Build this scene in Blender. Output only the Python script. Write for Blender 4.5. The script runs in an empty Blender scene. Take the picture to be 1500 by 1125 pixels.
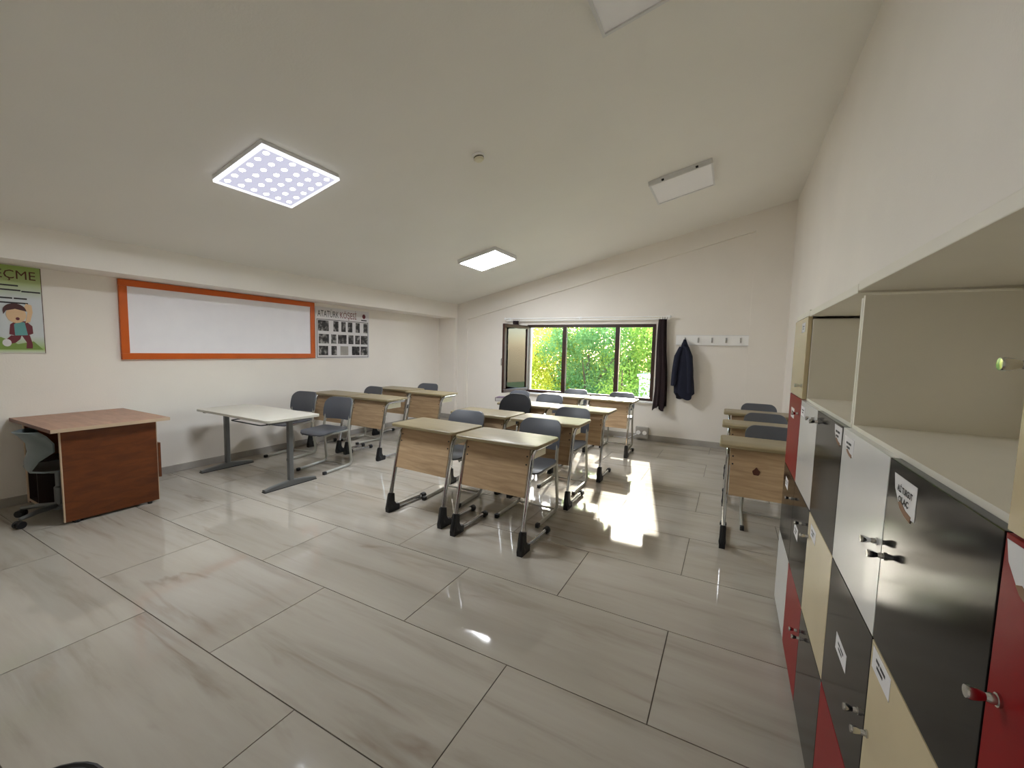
import bpy, bmesh, math, random
from mathutils import Vector, Matrix

random.seed(7)
scene = bpy.context.scene
COL = scene.collection
PI = math.pi

# ------------------------------------------------------------------ camera
CAM_R = [math.radians(-27.756), math.radians(-4.736), math.radians(1.378)]   # yaw, pitch, roll of the photograph
CAM_F = 607.3                                                              # focal length in pixels of a 1500 px wide frame
def make_camera():
    yaw, pitch, roll = CAM_R
    f = Vector((math.sin(yaw) * math.cos(pitch), math.cos(yaw) * math.cos(pitch), math.sin(pitch)))
    r = Vector((math.cos(yaw), -math.sin(yaw), 0.0))
    u = r.cross(f)
    r2 = math.cos(roll) * r + math.sin(roll) * u
    u2 = -math.sin(roll) * r + math.cos(roll) * u
    m = Matrix(((r2.x, u2.x, -f.x, 0.0), (r2.y, u2.y, -f.y, 0.0), (r2.z, u2.z, -f.z, 1.395), (0, 0, 0, 1)))
    cam = bpy.data.cameras.new('camera')
    cam.sensor_width = 36.0
    cam.lens = CAM_F / 1500.0 * 36.0
    cam.clip_start = 0.02
    cam.clip_end = 200
    o = bpy.data.objects.new('camera', cam)
    COL.objects.link(o)
    o.matrix_world = m
    scene.camera = o
make_camera()

# ------------------------------------------------------------------ world, sun, exposure
SUN_DIR = Vector((0.74, -3.77, -1.84)).normalized()
def make_world():
    w = bpy.data.worlds.new('world')
    scene.world = w
    w.use_nodes = True
    nt = w.node_tree
    nt.nodes.clear()
    sky = nt.nodes.new('ShaderNodeTexSky')
    sky.sky_type = 'NISHITA'
    sky.sun_disc = False
    sky.sun_elevation = math.radians(25.6)
    sky.sun_rotation = math.radians(-11)
    bg = nt.nodes.new('ShaderNodeBackground')
    bg.inputs['Strength'].default_value = 1.4
    out = nt.nodes.new('ShaderNodeOutputWorld')
    nt.links.new(sky.outputs[0], bg.inputs[0])
    nt.links.new(bg.outputs[0], out.inputs[0])
    s = bpy.data.lights.new('sun', 'SUN')
    s.energy = 20.0
    s.angle = math.radians(0.6)
    s.color = (1.0, 0.95, 0.87)
    so = bpy.data.objects.new('sun', s)
    COL.objects.link(so)
    so.rotation_euler = SUN_DIR.to_track_quat('-Z', 'Y').to_euler()
    so.location = (-5, 30, 16)
make_world()
scene.view_settings.view_transform = 'Standard'
scene.view_settings.look = 'None'
scene.view_settings.gamma = 1.0
scene.view_settings.use_curve_mapping = False
scene.view_settings.exposure = 0.65
try:
    scene.cycles.use_denoising = True
    scene.cycles.max_bounces = 12
    scene.cycles.diffuse_bounces = 7
    scene.cycles.glossy_bounces = 6
    scene.cycles.transparent_max_bounces = 24
    scene.cycles.sample_clamp_indirect = 8.0
except Exception:
    pass
LED_POWER = 230.0      # radiance of the bright LED points of the near lamp
LAMP_POWER = 38.0      # radiance of the evenly lit diffuser of the far lamp

# ------------------------------------------------------------------ materials
def lin(c):
    c = c / 255.0
    return c / 12.92 if c <= 0.04045 else ((c + 0.055) / 1.055) ** 2.4
def rgb(r, g, b): return (lin(r), lin(g), lin(b), 1.0)
MATS = {}
def new_mat(name):
    m = bpy.data.materials.new(name)
    m.use_nodes = True
    m.node_tree.nodes.clear()
    MATS[name] = m
    return m, m.node_tree
def N(nt, typ, **kw):
    n = nt.nodes.new(typ)
    for k, v in kw.items():
        setattr(n, k, v)
    return n
def principled(nt, color=None, rough=0.5, metal=0.0, spec=0.5, coat=0.0):
    b = N(nt, 'ShaderNodeBsdfPrincipled')
    if color is not None: b.inputs['Base Color'].default_value = color
    b.inputs['Roughness'].default_value = rough
    b.inputs['Metallic'].default_value = metal
    b.inputs['Specular IOR Level'].default_value = spec
    b.inputs['Coat Weight'].default_value = coat
    o = N(nt, 'ShaderNodeOutputMaterial')
    nt.links.new(b.outputs[0], o.inputs[0])
    return b
def ramp(nt, stops):
    r = N(nt, 'ShaderNodeValToRGB')
    el = r.color_ramp.elements
    while len(el) > 2: el.remove(el[-1])
    while len(el) < len(stops): el.new(0.5)
    for e, (p, c) in zip(el, stops):
        e.position = p
        e.color = c
    return r
def coords(nt, scale=(1, 1, 1), per_object=False, rot=(0, 0, 0)):
    t = N(nt, 'ShaderNodeTexCoord')
    mp = N(nt, 'ShaderNodeMapping')
    mp.inputs['Scale'].default_value = scale
    mp.inputs['Rotation'].default_value = rot
    nt.links.new(t.outputs['Object'], mp.inputs['Vector'])
    if per_object:
        oi = N(nt, 'ShaderNodeObjectInfo')
        mu = N(nt, 'ShaderNodeMath', operation='MULTIPLY')
        mu.inputs[1].default_value = 37.0
        nt.links.new(oi.outputs['Random'], mu.inputs[0])
        cb = N(nt, 'ShaderNodeCombineXYZ')
        nt.links.new(mu.outputs[0], cb.inputs[0])
        nt.links.new(mu.outputs[0], cb.inputs[1])
        nt.links.new(mu.outputs[0], cb.inputs[2])
        nt.links.new(cb.outputs[0], mp.inputs['Location'])
    return mp
def flat(name, color, rough=0.5, metal=0.0, spec=0.5, coat=0.0, var=0.06, vscale=6.0, bump=0.0, bscale=60.0):
    """plain surface with a little procedural mottling (and optional fine relief)"""
    m, nt = new_mat(name)
    b = principled(nt, color, rough, metal, spec, coat)
    mp = coords(nt)
    nz = N(nt, 'ShaderNodeTexNoise')
    nz.inputs['Scale'].default_value = vscale
    nz.inputs['Detail'].default_value = 4
    nt.links.new(mp.outputs[0], nz.inputs['Vector'])
    lo = tuple(max(0, c * (1 - var)) for c in color[:3]) + (1,)
    hi = tuple(min(1, c * (1 + var)) for c in color[:3]) + (1,)
    r = ramp(nt, [(0.3, lo), (0.7, hi)])
    nt.links.new(nz.outputs['Fac'], r.inputs[0])
    nt.links.new(r.outputs[0], b.inputs['Base Color'])
    if bump > 0:
        n2 = N(nt, 'ShaderNodeTexNoise')
        n2.inputs['Scale'].default_value = bscale
        n2.inputs['Detail'].default_value = 3
        nt.links.new(mp.outputs[0], n2.inputs['Vector'])
        bp = N(nt, 'ShaderNodeBump')
        bp.inputs['Strength'].default_value = bump
        bp.inputs['Distance'].default_value = 0.01
        nt.links.new(n2.outputs['Fac'], bp.inputs['Height'])
        nt.links.new(bp.outputs[0], b.inputs['Normal'])
    return m
def wood(name, dark, light, rough=0.4, scale=(1.5, 1.5, 22.0), coat=0.0):
    m, nt = new_mat(name)
    b = principled(nt, light, rough, coat=coat)
    mp = coords(nt, scale)
    nz = N(nt, 'ShaderNodeTexNoise')
    nz.inputs['Scale'].default_value = 2.2
    nz.inputs['Detail'].default_value = 7
    nz.inputs['Roughness'].default_value = 0.62
    nz.inputs['Distortion'].default_value = 0.6
    nt.links.new(mp.outputs[0], nz.inputs['Vector'])
    r = ramp(nt, [(0.32, dark), (0.68, light)])
    nt.links.new(nz.outputs['Fac'], r.inputs[0])
    nt.links.new(r.outputs[0], b.inputs['Base Color'])
    return m
def emit(name, color, strength):
    m, nt = new_mat(name)
    e = N(nt, 'ShaderNodeEmission')
    e.inputs[0].default_value = color
    e.inputs[1].default_value = strength
    o = N(nt, 'ShaderNodeOutputMaterial')
    nt.links.new(e.outputs[0], o.inputs[0])
    return m

def tile_material():
    m, nt = new_mat('polished_marble_tile')
    b = principled(nt, rgb(196, 190, 180), 0.07, spec=0.55)
    # long soft streaks along the tile
    mp = coords(nt, (0.55, 4.6, 1.0), True, (0, 0, 0.10))
    n1 = N(nt, 'ShaderNodeTexNoise')
    n1.inputs['Scale'].default_value = 1.7
    n1.inputs['Detail'].default_value = 8
    n1.inputs['Roughness'].default_value = 0.6
    n1.inputs['Distortion'].default_value = 0.45
    nt.links.new(mp.outputs[0], n1.inputs['Vector'])
    r1 = ramp(nt, [(0.28, rgb(150, 142, 131)), (0.46, rgb(169, 162, 151)), (0.74, rgb(178, 172, 162))])
    nt.links.new(n1.outputs['Fac'], r1.inputs[0])
    # thin broken brown veins
    mp2 = coords(nt, (0.5, 2.6, 1.0), True, (0, 0, -0.30))
    n2 = N(nt, 'ShaderNodeTexNoise')
    n2.inputs['Scale'].default_value = 1.15
    n2.inputs['Detail'].default_value = 6
    n2.inputs['Distortion'].default_value = 0.5
    nt.links.new(mp2.outputs[0], n2.inputs['Vector'])
    v = N(nt, 'ShaderNodeMath', operation='SUBTRACT'); v.inputs[1].default_value = 0.42
    nt.links.new(n2.outputs['Fac'], v.inputs[0])
    a = N(nt, 'ShaderNodeMath', operation='ABSOLUTE'); nt.links.new(v.outputs[0], a.inputs[0])
    r2 = ramp(nt, [(0.0, (1, 1, 1, 1)), (0.030, (0, 0, 0, 1))])
    nt.links.new(a.outputs[0], r2.inputs[0])
    n3 = N(nt, 'ShaderNodeTexNoise'); n3.inputs['Scale'].default_value = 2.4
    nt.links.new(mp.outputs[0], n3.inputs['Vector'])
    r3 = ramp(nt, [(0.50, (0, 0, 0, 1)), (0.68, (0.55, 0.55, 0.55, 1))])
    nt.links.new(n3.outputs['Fac'], r3.inputs[0])
    mu = N(nt, 'ShaderNodeMath', operation='MULTIPLY')
    nt.links.new(r2.outputs[0], mu.inputs[0]); nt.links.new(r3.outputs[0], mu.inputs[1])
    mx = N(nt, 'ShaderNodeMix', data_type='RGBA')
    nt.links.new(mu.outputs[0], mx.inputs[0])
    nt.links.new(r1.outputs[0], mx.inputs[6])
    mx.inputs[7].default_value = rgb(126, 108, 96)
    nt.links.new(mx.outputs[2], b.inputs['Base Color'])
    # gloss varies a little
    r4 = ramp(nt, [(0.3, (0.035,) * 3 + (1,)), (0.8, (0.07,) * 3 + (1,))])
    nt.links.new(n3.outputs['Fac'], r4.inputs[0])
    nt.links.new(r4.outputs[0], b.inputs['Roughness'])
    return m
def glass_material():
    m, nt = new_mat('window_glass')
    t = N(nt, 'ShaderNodeBsdfTransparent'); t.inputs[0].default_value = (0.93, 0.95, 0.94, 1)
    g = N(nt, 'ShaderNodeBsdfGlossy'); g.inputs['Roughness'].default_value = 0.02
    f = N(nt, 'ShaderNodeFresnel'); f.inputs[0].default_value = 1.5
    mx = N(nt, 'ShaderNodeMixShader')
    nt.links.new(f.outputs[0], mx.inputs[0])
    nt.links.new(t.outputs[0], mx.inputs[1]); nt.links.new(g.outputs[0], mx.inputs[2])
    o = N(nt, 'ShaderNodeOutputMaterial'); nt.links.new(mx.outputs[0], o.inputs[0])
    return m
def leaf_material(name, c1, c2):
    m, nt = new_mat(name)
    mp = coords(nt)
    nz = N(nt, 'ShaderNodeTexNoise'); nz.inputs['Scale'].default_value = 1.6; nz.inputs['Detail'].default_value = 5
    nt.links.new(mp.outputs[0], nz.inputs['Vector'])
    r = ramp(nt, [(0.35, c1), (0.65, c2)])
    nt.links.new(nz.outputs['Fac'], r.inputs[0])
    d = N(nt, 'ShaderNodeBsdfDiffuse'); t = N(nt, 'ShaderNodeBsdfTranslucent')
    nt.links.new(r.outputs[0], d.inputs[0]); nt.links.new(r.outputs[0], t.inputs[0])
    mx = N(nt, 'ShaderNodeMixShader'); mx.inputs[0].default_value = 0.55
    nt.links.new(d.outputs[0], mx.inputs[1]); nt.links.new(t.outputs[0], mx.inputs[2])
    o = N(nt, 'ShaderNodeOutputMaterial'); nt.links.new(mx.outputs[0], o.inputs[0])
    return m
def photo_material():
    m, nt = new_mat('grey_photo_print')
    b = principled(nt, None, 0.35)
    mp = coords(nt, (1, 14, 14), True)
    nz = N(nt, 'ShaderNodeTexNoise'); nz.inputs['Scale'].default_value = 1.3; nz.inputs['Detail'].default_value = 5
    nt.links.new(mp.outputs[0], nz.inputs['Vector'])
    r = ramp(nt, [(0.36, rgb(28, 28, 32)), (0.52, rgb(70, 68, 68)), (0.68, rgb(170, 168, 165))])
    nt.links.new(nz.outputs['Fac'], r.inputs[0])
    nt.links.new(r.outputs[0], b.inputs['Base Color'])
    return m
def poster_green():
    m, nt = new_mat('green_poster_print')
    b = principled(nt, None, 0.3)
    t = N(nt, 'ShaderNodeTexCoord'); s = N(nt, 'ShaderNodeSeparateXYZ')
    nt.links.new(t.outputs['Generated'], s.inputs[0])
    r = ramp(nt, [(0.0, rgb(212, 214, 208)), (0.05, rgb(160, 190, 110)), (0.2, rgb(205, 212, 215)), (0.62, rgb(210, 216, 222)), (0.80, rgb(170, 185, 130)), (1.0, rgb(140, 165, 80))])
    nt.links.new(s.outputs[2], r.inputs[0])
    nt.links.new(r.outputs[0], b.inputs['Base Color'])
    return m

WALL = flat('wall_paint', rgb(238, 233, 226), 0.75, spec=0.25, var=0.03, vscale=1.3, bump=0.10, bscale=90)
CEIL = flat('ceiling_paint', rgb(236, 234, 228), 0.8, spec=0.2, var=0.025, vscale=0.8, bump=0.06, bscale=70)
TILE = tile_material()
GROUT = flat('grout', rgb(92, 84, 76), 0.9, var=0.1)
SKIRT = flat('stone_skirting', rgb(168, 164, 158), 0.25, var=0.12, vscale=5)
CHROME = flat('chrome', rgb(205, 206, 208), 0.14, metal=1.0, var=0.02)
RUBBER = flat('black_rubber', rgb(22, 22, 24), 0.55, var=0.15)
DESKTOP = wood('oak_desk_top', rgb(130, 117, 86), rgb(153, 139, 107), 0.38, (1.2, 14.0, 14.0), coat=0.0)
DESKPANEL = wood('oak_desk_panel', rgb(162, 134, 102), rgb(194, 166, 131), 0.45, (1.2, 12.0, 16.0))
TRAY = flat('cream_tray', rgb(222, 216, 190), 0.5, var=0.04)
PLASTIC = flat('grey_chair_plastic', rgb(84, 87, 94), 0.42, var=0.05, bump=0.05, bscale=300)
PLASTIC_BLACK = flat('black_chair_fabric', rgb(40, 40, 44), 0.8, var=0.1, bump=0.2, bscale=400)
CHAIRTUBE = flat('grey_beige_tube_paint', rgb(168, 166, 156), 0.32, metal=0.25, var=0.03)
TABLETUBE = flat('table_leg_paint', rgb(112, 114, 114), 0.35, metal=0.4, var=0.04)
TABLETOP = flat('pale_table_laminate', rgb(206, 203, 192), 0.35, var=0.03)
ORANGEWOOD = wood('cherry_panel', rgb(84, 40, 8), rgb(110, 55, 14), 0.4, (2.5, 2.5, 10.0))
ORANGETOP = wood('cherry_top', rgb(150, 108, 84), rgb(178, 134, 106), 0.35, (2, 10, 10))
EDGE = flat('pale_edge_band', rgb(196, 172, 146), 0.45, var=0.04)
DARKWOOD = flat('dark_inside_board', rgb(40, 24, 20), 0.6, var=0.1)
SHELL = flat('grey_shell_plastic', rgb(112, 122, 124), 0.35, var=0.04)
BROWN = wood('brown_window_frame', rgb(40, 22, 16), rgb(66, 38, 28), 0.4, (4, 4, 4))
GLASS = glass_material()
WHITE = flat('white_paint', rgb(248, 248, 248), 0.4, var=0.02)
WHITEBOARD = flat('whiteboard_face', rgb(246, 246, 254), 0.22, spec=0.5, coat=0.3, var=0.015)
ORANGE = flat('orange_frame', rgb(204, 92, 8), 0.38, var=0.06)
PAPER = flat('paper_white', rgb(222, 220, 222), 0.6, var=0.02)
INK = flat('dark_ink', rgb(40, 38, 40), 0.6, var=0.05)
REDINK = flat('maroon_ink', rgb(120, 46, 52), 0.6, var=0.05)
BROWNINK = flat('brown_ink', rgb(84, 44, 28), 0.6, var=0.05)
PHOTO = photo_material()
PGREEN = poster_green()
MELAMINE = flat('white_melamine', rgb(232, 227, 214), 0.45, var=0.02)
L_WHITE = flat('locker_white', rgb(222, 223, 222), 0.18, coat=0.2, var=0.02)
L_BLACK = flat('locker_black', rgb(18, 18, 20), 0.11, spec=0.14, coat=0.0, var=0.08)
L_RED = flat('locker_red', rgb(132, 8, 18), 0.34, spec=0.1, coat=0.0, var=0.05)
L_BEIGE = flat('locker_beige', rgb(202, 186, 150), 0.25, coat=0.2, var=0.03)
CURTAIN = flat('dark_curtain_cloth', rgb(32, 17, 22), 0.9, var=0.2, bump=0.2, bscale=200)
NAVY = flat('navy_jacket_cloth', rgb(24, 28, 48), 0.9, var=0.15, bump=0.2, bscale=150)
PURPLE = flat('purple_cover', rgb(58, 28, 64), 0.5, var=0.1)
CLEAR = flat('clear_plastic_knob', rgb(206, 208, 196), 0.15, var=0.02)
LEDM = emit('led_point', (0.90, 0.95, 1.0, 1), LED_POWER)
LEDBASE = emit('led_diffuser_glow', (0.66, 0.66, 0.80, 1), 0.62)
LEDRIM = emit('led_rim_glow', (0.95, 0.95, 1.0, 1), 0.9)
LAMPON = emit('lit_diffuser', (0.93, 0.96, 1.0, 1), LAMP_POWER)
LAMPOFF = flat('unlit_diffuser', rgb(250, 250, 253), 0.35, var=0.01)
LAMPBODY = flat('lamp_housing', rgb(222, 222, 222), 0.4, var=0.02)
SKIN = flat('print_skin', rgb(224, 190, 150), 0.5, var=0.02)
HAIR = flat('print_brown_hair', rgb(74, 34, 34), 0.5, var=0.05)
TEAL = flat('print_teal', rgb(100, 160, 160), 0.5, var=0.03)
MAROON = flat('print_maroon', rgb(106, 36, 48), 0.5, var=0.05)
GREENP = flat('print_green', rgb(120, 148, 70), 0.5, var=0.05)
BARK = flat('bark', rgb(86, 70, 54), 0.9, var=0.3, vscale=12)
GRASS = flat('lawn', rgb(96, 118, 60), 0.9, var=0.3, vscale=2)
RENDERW = flat('white_render', rgb(226, 230, 238), 0.7, var=0.03)
STICKER_BROWN = flat('torn_paper_brown', rgb(138, 106, 82), 0.7, var=0.1)

# ------------------------------------------------------------------ mesh helpers
def obj(name, verts, faces, mats, parent=None, smooth=False, fm=None):
    me = bpy.data.meshes.new(name)
    me.from_pydata([tuple(v) for v in verts], [], faces)
    if not isinstance(mats, (list, tuple)): mats = [mats]
    for m in mats: me.materials.append(m)
    if fm:
        for p, i in zip(me.polygons, fm): p.material_index = i
    if smooth:
        for p in me.polygons: p.use_smooth = True
    me.update()
    o = bpy.data.objects.new(name, me)
    COL.objects.link(o)
    o.parent = parent
    return o
class MB:
    def __init__(s): s.v = []; s.f = []; s.m = []
    def add(s, vs, fs, m=0):
        b = len(s.v); s.v += [tuple(v) for v in vs]
        for f in fs: s.f.append([i + b for i in f]); s.m.append(m)
        return s
    def box(s, x0, x1, y0, y1, z0, z1, m=0, bevel=0.0):
        if bevel > 0:
            bm = bmesh.new()
            bmesh.ops.create_cube(bm, size=1.0)
            for v in bm.verts:
                v.co = Vector(((x0 + x1) / 2 + v.co.x * (x1 - x0), (y0 + y1) / 2 + v.co.y * (y1 - y0), (z0 + z1) / 2 + v.co.z * (z1 - z0)))
            bmesh.ops.bevel(bm, geom=list(bm.edges), offset=bevel, segments=2, affect='EDGES', profile=0.6)
            bm.verts.index_update()
            s.add([v.co[:] for v in bm.verts], [[v.index for v in f.verts] for f in bm.faces], m)
            bm.free()
            return s
        vs = [(x0, y0, z0), (x1, y0, z0), (x1, y1, z0), (x0, y1, z0), (x0, y0, z1), (x1, y0, z1), (x1, y1, z1), (x0, y1, z1)]
        return s.add(vs, [[0, 3, 2, 1], [4, 5, 6, 7], [0, 1, 5, 4], [1, 2, 6, 5], [2, 3, 7, 6], [3, 0, 4, 7]], m)
    def tube(s, pts, r, seg=8, m=0, ry=None, cap=True):
        """sweep a round (or oval) section along pts; r may be a list"""
        pts = [Vector(p) for p in pts]
        n = len(pts)
        rs = r if isinstance(r, (list, tuple)) else [r] * n
        rings = []
        prev = None
        for i, p in enumerate(pts):
            t = (pts[min(i + 1, n - 1)] - pts[max(i - 1, 0)])
            if t.length < 1e-9: t = Vector((0, 0, 1))
            t.normalize()
            if prev is None:
                ref = Vector((1, 0, 0)) if abs(t.x) < 0.9 else Vector((0, 1, 0))
                a = (ref - t * ref.dot(t)).normalized()
            else:
                a = (prev - t * prev.dot(t)).normalized()
            prev = a
            b = t.cross(a)
            k = (ry / (r if not isinstance(r, (list, tuple)) else r[0])) if ry else 1.0
            rings.append([p + a * math.cos(2 * PI * j / seg) * rs[i] + b * math.sin(2 * PI * j / seg) * rs[i] * k for j in range(seg)])
        return s.loft(rings, m, cap)
    def loft(s, rings, m=0, cap=True, closed=True):
        seg = len(rings[0]); n = len(rings)
        vs = [v for rg in rings for v in rg]
        fs = []
        for i in range(n - 1):
            for j in range(seg if closed else seg - 1):
                k = (j + 1) % seg
                fs.append([i * seg + j, i * seg + k, (i + 1) * seg + k, (i + 1) * seg + j])
        if cap:
            fs.append(list(range(seg))[::-1])
            fs.append([(n - 1) * seg + j for j in range(seg)])
        return s.add(vs, fs, m)
    def lathe(s, prof, center=(0, 0, 0), seg=16, m=0, axis='z'):
        cx, cy, cz = center
        rings = []
        for r, h in prof:
            rg = []
            for j in range(seg):
                c, sn = math.cos(2 * PI * j / seg) * r, math.sin(2 * PI * j / seg) * r
                if axis == 'z': rg.append((cx + c, cy + sn, cz + h))
                elif axis == 'x': rg.append((cx + h, cy + c, cz + sn))
                else: rg.append((cx + sn, cy + h, cz + c))
            rings.append(rg)
        return s.loft(rings, m)
    def prism(s, poly, axis, a, b, m=0):
        """extrude a polygon; axis 'z': poly is (x,y); 'y': (x,z); 'x': (y,z)"""
        def P(p, h):
            if axis == 'z': return (p[0], p[1], h)
            if axis == 'y': return (p[0], h, p[1])
            return (h, p[0], p[1])
        n = len(poly)
        vs = [P(p, a) for p in poly] + [P(p, b) for p in poly]
        fs = [list(range(n))[::-1], [n + i for i in range(n)]]
        for i in range(n): fs.append([i, (i + 1) % n, n + (i + 1) % n, n + i])
        return s.add(vs, fs, m)
    def sheet(s, P, nu, nv, off, m=0):
        """P(u,v), u,v in 0..1, gives one face; off(u,v) the vector to the other face"""
        F = [[Vector(P(i / nu, j / nv)) for i in range(nu + 1)] for j in range(nv + 1)]
        B = [[F[j][i] + Vector(off(i / nu, j / nv)) for i in range(nu + 1)] for j in range(nv + 1)]
        w = nu + 1; n = w * (nv + 1)
        vs = [p for row in F for p in row] + [p for row in B for p in row]
        fs = []
        for j in range(nv):
            for i in range(nu):
                a = j * w + i
                fs.append([a, a + 1, a + w + 1, a + w]); fs.append([n + a, n + a + w, n + a + w + 1, n + a + 1])
        for i in range(nu):
            fs.append([i, n + i, n + i + 1, i + 1]); a = nv * w + i; fs.append([a, a + 1, n + a + 1, n + a])
        for j in range(nv):
            a = j * w; fs.append([a, a + w, n + a + w, n + a]); a = j * w + nu; fs.append([a, n + a, n + a + w, a + w])
        return s.add(vs, fs, m)
    def build(s, name, mats, parent=None, smooth=False):
        o = obj(name, s.v, s.f, mats, parent, False, s.m)
        bm = bmesh.new(); bm.from_mesh(o.data)
        bmesh.ops.recalc_face_normals(bm, faces=bm.faces)
        bm.to_mesh(o.data); bm.free()
        if smooth:
            for p in o.data.polygons: p.use_smooth = True
            o.data.set_sharp_from_angle(angle=math.radians(38))
        return o
def fillet(pts, r, n=5):
    pts = [Vector(p) for p in pts]
    rs = r if isinstance(r, (list, tuple)) else [r] * len(pts)
    out = [pts[0]]
    for i in range(1, len(pts) - 1):
        p, a, b = pts[i], pts[i - 1], pts[i + 1]
        da, db = (a - p), (b - p)
        k = min(rs[i], da.length * 0.49, db.length * 0.49)
        s, e = p + da.normalized() * k, p + db.normalized() * k
        for j in range(n + 1):
            t = j / n
            out.append((1 - t) ** 2 * s + 2 * t * (1 - t) * p + t ** 2 * e)
    out.append(pts[-1])
    return out
def round_rect(x0, x1, y0, y1, r, n=5):
    rs = r if isinstance(r, (list, tuple)) else [r] * 4
    out = []
    for (cx, cy, a0), rr in zip(((x1, y1, 0), (x0, y1, 90), (x0, y0, 180), (x1, y0, 270)), rs):
        sx = cx - rr if cx == x1 else cx + rr
        sy = cy - rr if cy == y1 else cy + rr
        for j in range(n + 1):
            a = math.radians(a0 + 90 * j / n)
            out.append((sx + rr * math.cos(a), sy + rr * math.sin(a)))
    return out
def tag(o, label=None, cat=None, group=None, kind=None):
    if label: o['label'] = label
    if cat: o['category'] = cat
    if group: o['group'] = group
    if kind: o['kind'] = kind
    return o
def empty(name, loc=(0, 0, 0), rz=0.0, rot=None):
    o = bpy.data.objects.new(name, None)
    o.empty_display_size = 0.1
    COL.objects.link(o)
    o.location = loc
    o.rotation_euler = rot if rot else (0, 0, rz)
    return o
def dup(root, loc, rz=0.0, name=None):
    r = root.copy(); COL.objects.link(r)
    r.location = loc; r.rotation_euler = (0, 0, rz)
    for ch in list(root.children):
        c = ch.copy(); COL.objects.link(c); c.parent = r
        for g in list(ch.children):
            d = g.copy(); COL.objects.link(d); d.parent = c
    return r
def text_geo(body, size, align='LEFT', bold=0.0):
    cu = bpy.data.curves.new('text', 'FONT')
    cu.body = body; cu.size = size; cu.align_x = align; cu.resolution_u = 2; cu.offset = bold
    o = bpy.data.objects.new('text', cu); COL.objects.link(o)
    dg = bpy.context.evaluated_depsgraph_get()
    me = bpy.data.meshes.new_from_object(o.evaluated_get(dg))
    vs = [(v.co.x, v.co.y) for v in me.vertices]; fs = [list(p.vertices) for p in me.polygons]
    bpy.data.objects.remove(o); bpy.data.curves.remove(cu); bpy.data.meshes.remove(me)
    return vs, fs

# ------------------------------------------------------------------ room shell
XL, XR, YN, YF = -5.22, 0.66, -1.1, 6.83
def zc(x): return 3.48 - 0.2235 * (0.66 - x)
ROOF_A = math.atan(0.2235)

def structure(o):
    o['kind'] = 'structure'
    return o

# floor slab (grout) and one object for every 60 x 120 tile
fl = structure(MB().box(XL - 0.1, XR + 0.1, YN - 0.1, YF + 0.1, -0.14, -0.004).build('floor', GROUT))
tile_cache = {}
for k in range(-4, 10):
    ya, yb = 0.935 + 0.6 * k, 0.935 + 0.6 * (k + 1)
    ya, yb = max(ya, YN), min(yb, YF)
    if yb - ya < 0.02: continue
    off = -0.8 if k % 2 == 0 else -0.2
    for j in range(-6, 3):
        xa, xb = off + 1.2 * j, off + 1.2 * (j + 1)
        xa, xb = max(xa, XL), min(xb, XR)
        if xb - xa < 0.02: continue
        w, d = round(xb - xa - 0.0045, 4), round(yb - ya - 0.0045, 4)
        if (w, d) not in tile_cache:
            me = MB().box(-w / 2, w / 2, -d / 2, d / 2, -0.010, 0.0, bevel=0.0).build('floor_tile', TILE)
            tile_cache[(w, d)] = me.data
            t = me
        else:
            t = bpy.data.objects.new('floor_tile', tile_cache[(w, d)]); COL.objects.link(t)
        t.location = ((xa + xb) / 2, (ya + yb) / 2, 0.0)
        t.parent = fl

# walls: far wall has the window opening
WX0, WX1, WZ0, WZ1 = -3.30, -1.07, 0.63, 1.85
wf = MB()
def farslab(x0, x1, z0, z1a=None, z1b=None):
    wf.prism([(x0, z0), (x1, z0), (x1, z1b), (x0, z1a)], 'y', YF, YF + 0.22)
farslab(XL - 0.2, WX0, -0.14, zc(XL - 0.2), zc(WX0))
farslab(WX1, XR + 0.2, -0.14, zc(WX1), zc(XR + 0.2))
farslab(WX0, WX1, -0.14, WZ0, WZ0)
farslab(WX0, WX1, WZ1, zc(WX0), zc(WX1))
structure(wf.build('wall_far', WALL))
structure(MB().box(XL - 0.2, XL, YN - 0.2, YF, -0.14, zc(XL)).build('wall_left', WALL))
structure(MB().box(XR, XR + 0.2, YN - 0.2, YF, -0.14, zc(XR)).build('wall_right', WALL))
structure(MB().prism([(XL, -0.14), (XR, -0.14), (XR, zc(XR)), (XL, zc(XL))], 'y', YN - 0.2, YN).build('wall_near', WALL))
structure(MB().prism([(XL - 0.3, zc(XL - 0.3)), (XR + 0.3, zc(XR + 0.3)), (XR + 0.3, zc(XR + 0.3) + 0.2), (XL - 0.3, zc(XL - 0.3) + 0.2)], 'y', YN - 0.3, YF + 0.3).build('ceiling', CEIL))
# concrete frame: beam along the left wall, corner columns, raking beam over the window wall
BX = -4.82
structure(MB().prism([(XL, 1.985), (BX, 1.985), (BX, zc(BX)), (XL, zc(XL))], 'y', YN, YF).build('trim_1', WALL))
structure(MB().box(XL, BX, 6.72, YF, 0, 1.985).build('trim_2', WALL))
structure(MB().prism([(BX, 0), (-4.59, 0), (-4.59, zc(-4.59)), (BX, zc(BX))], 'y', 6.79, YF).build('trim_3', WALL))
structure(MB().prism([(-4.59, 1.96), (0.2, 3.12), (0.2, zc(0.2)), (-4.59, zc(-4.59))], 'y', 6.79, YF).build('trim_4', WALL))
structure(MB().prism([(0.2, 0), (XR, 0), (XR, zc(XR)), (0.2, zc(0.2))], 'y', 6.79, YF).build('trim_5', WALL))
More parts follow.
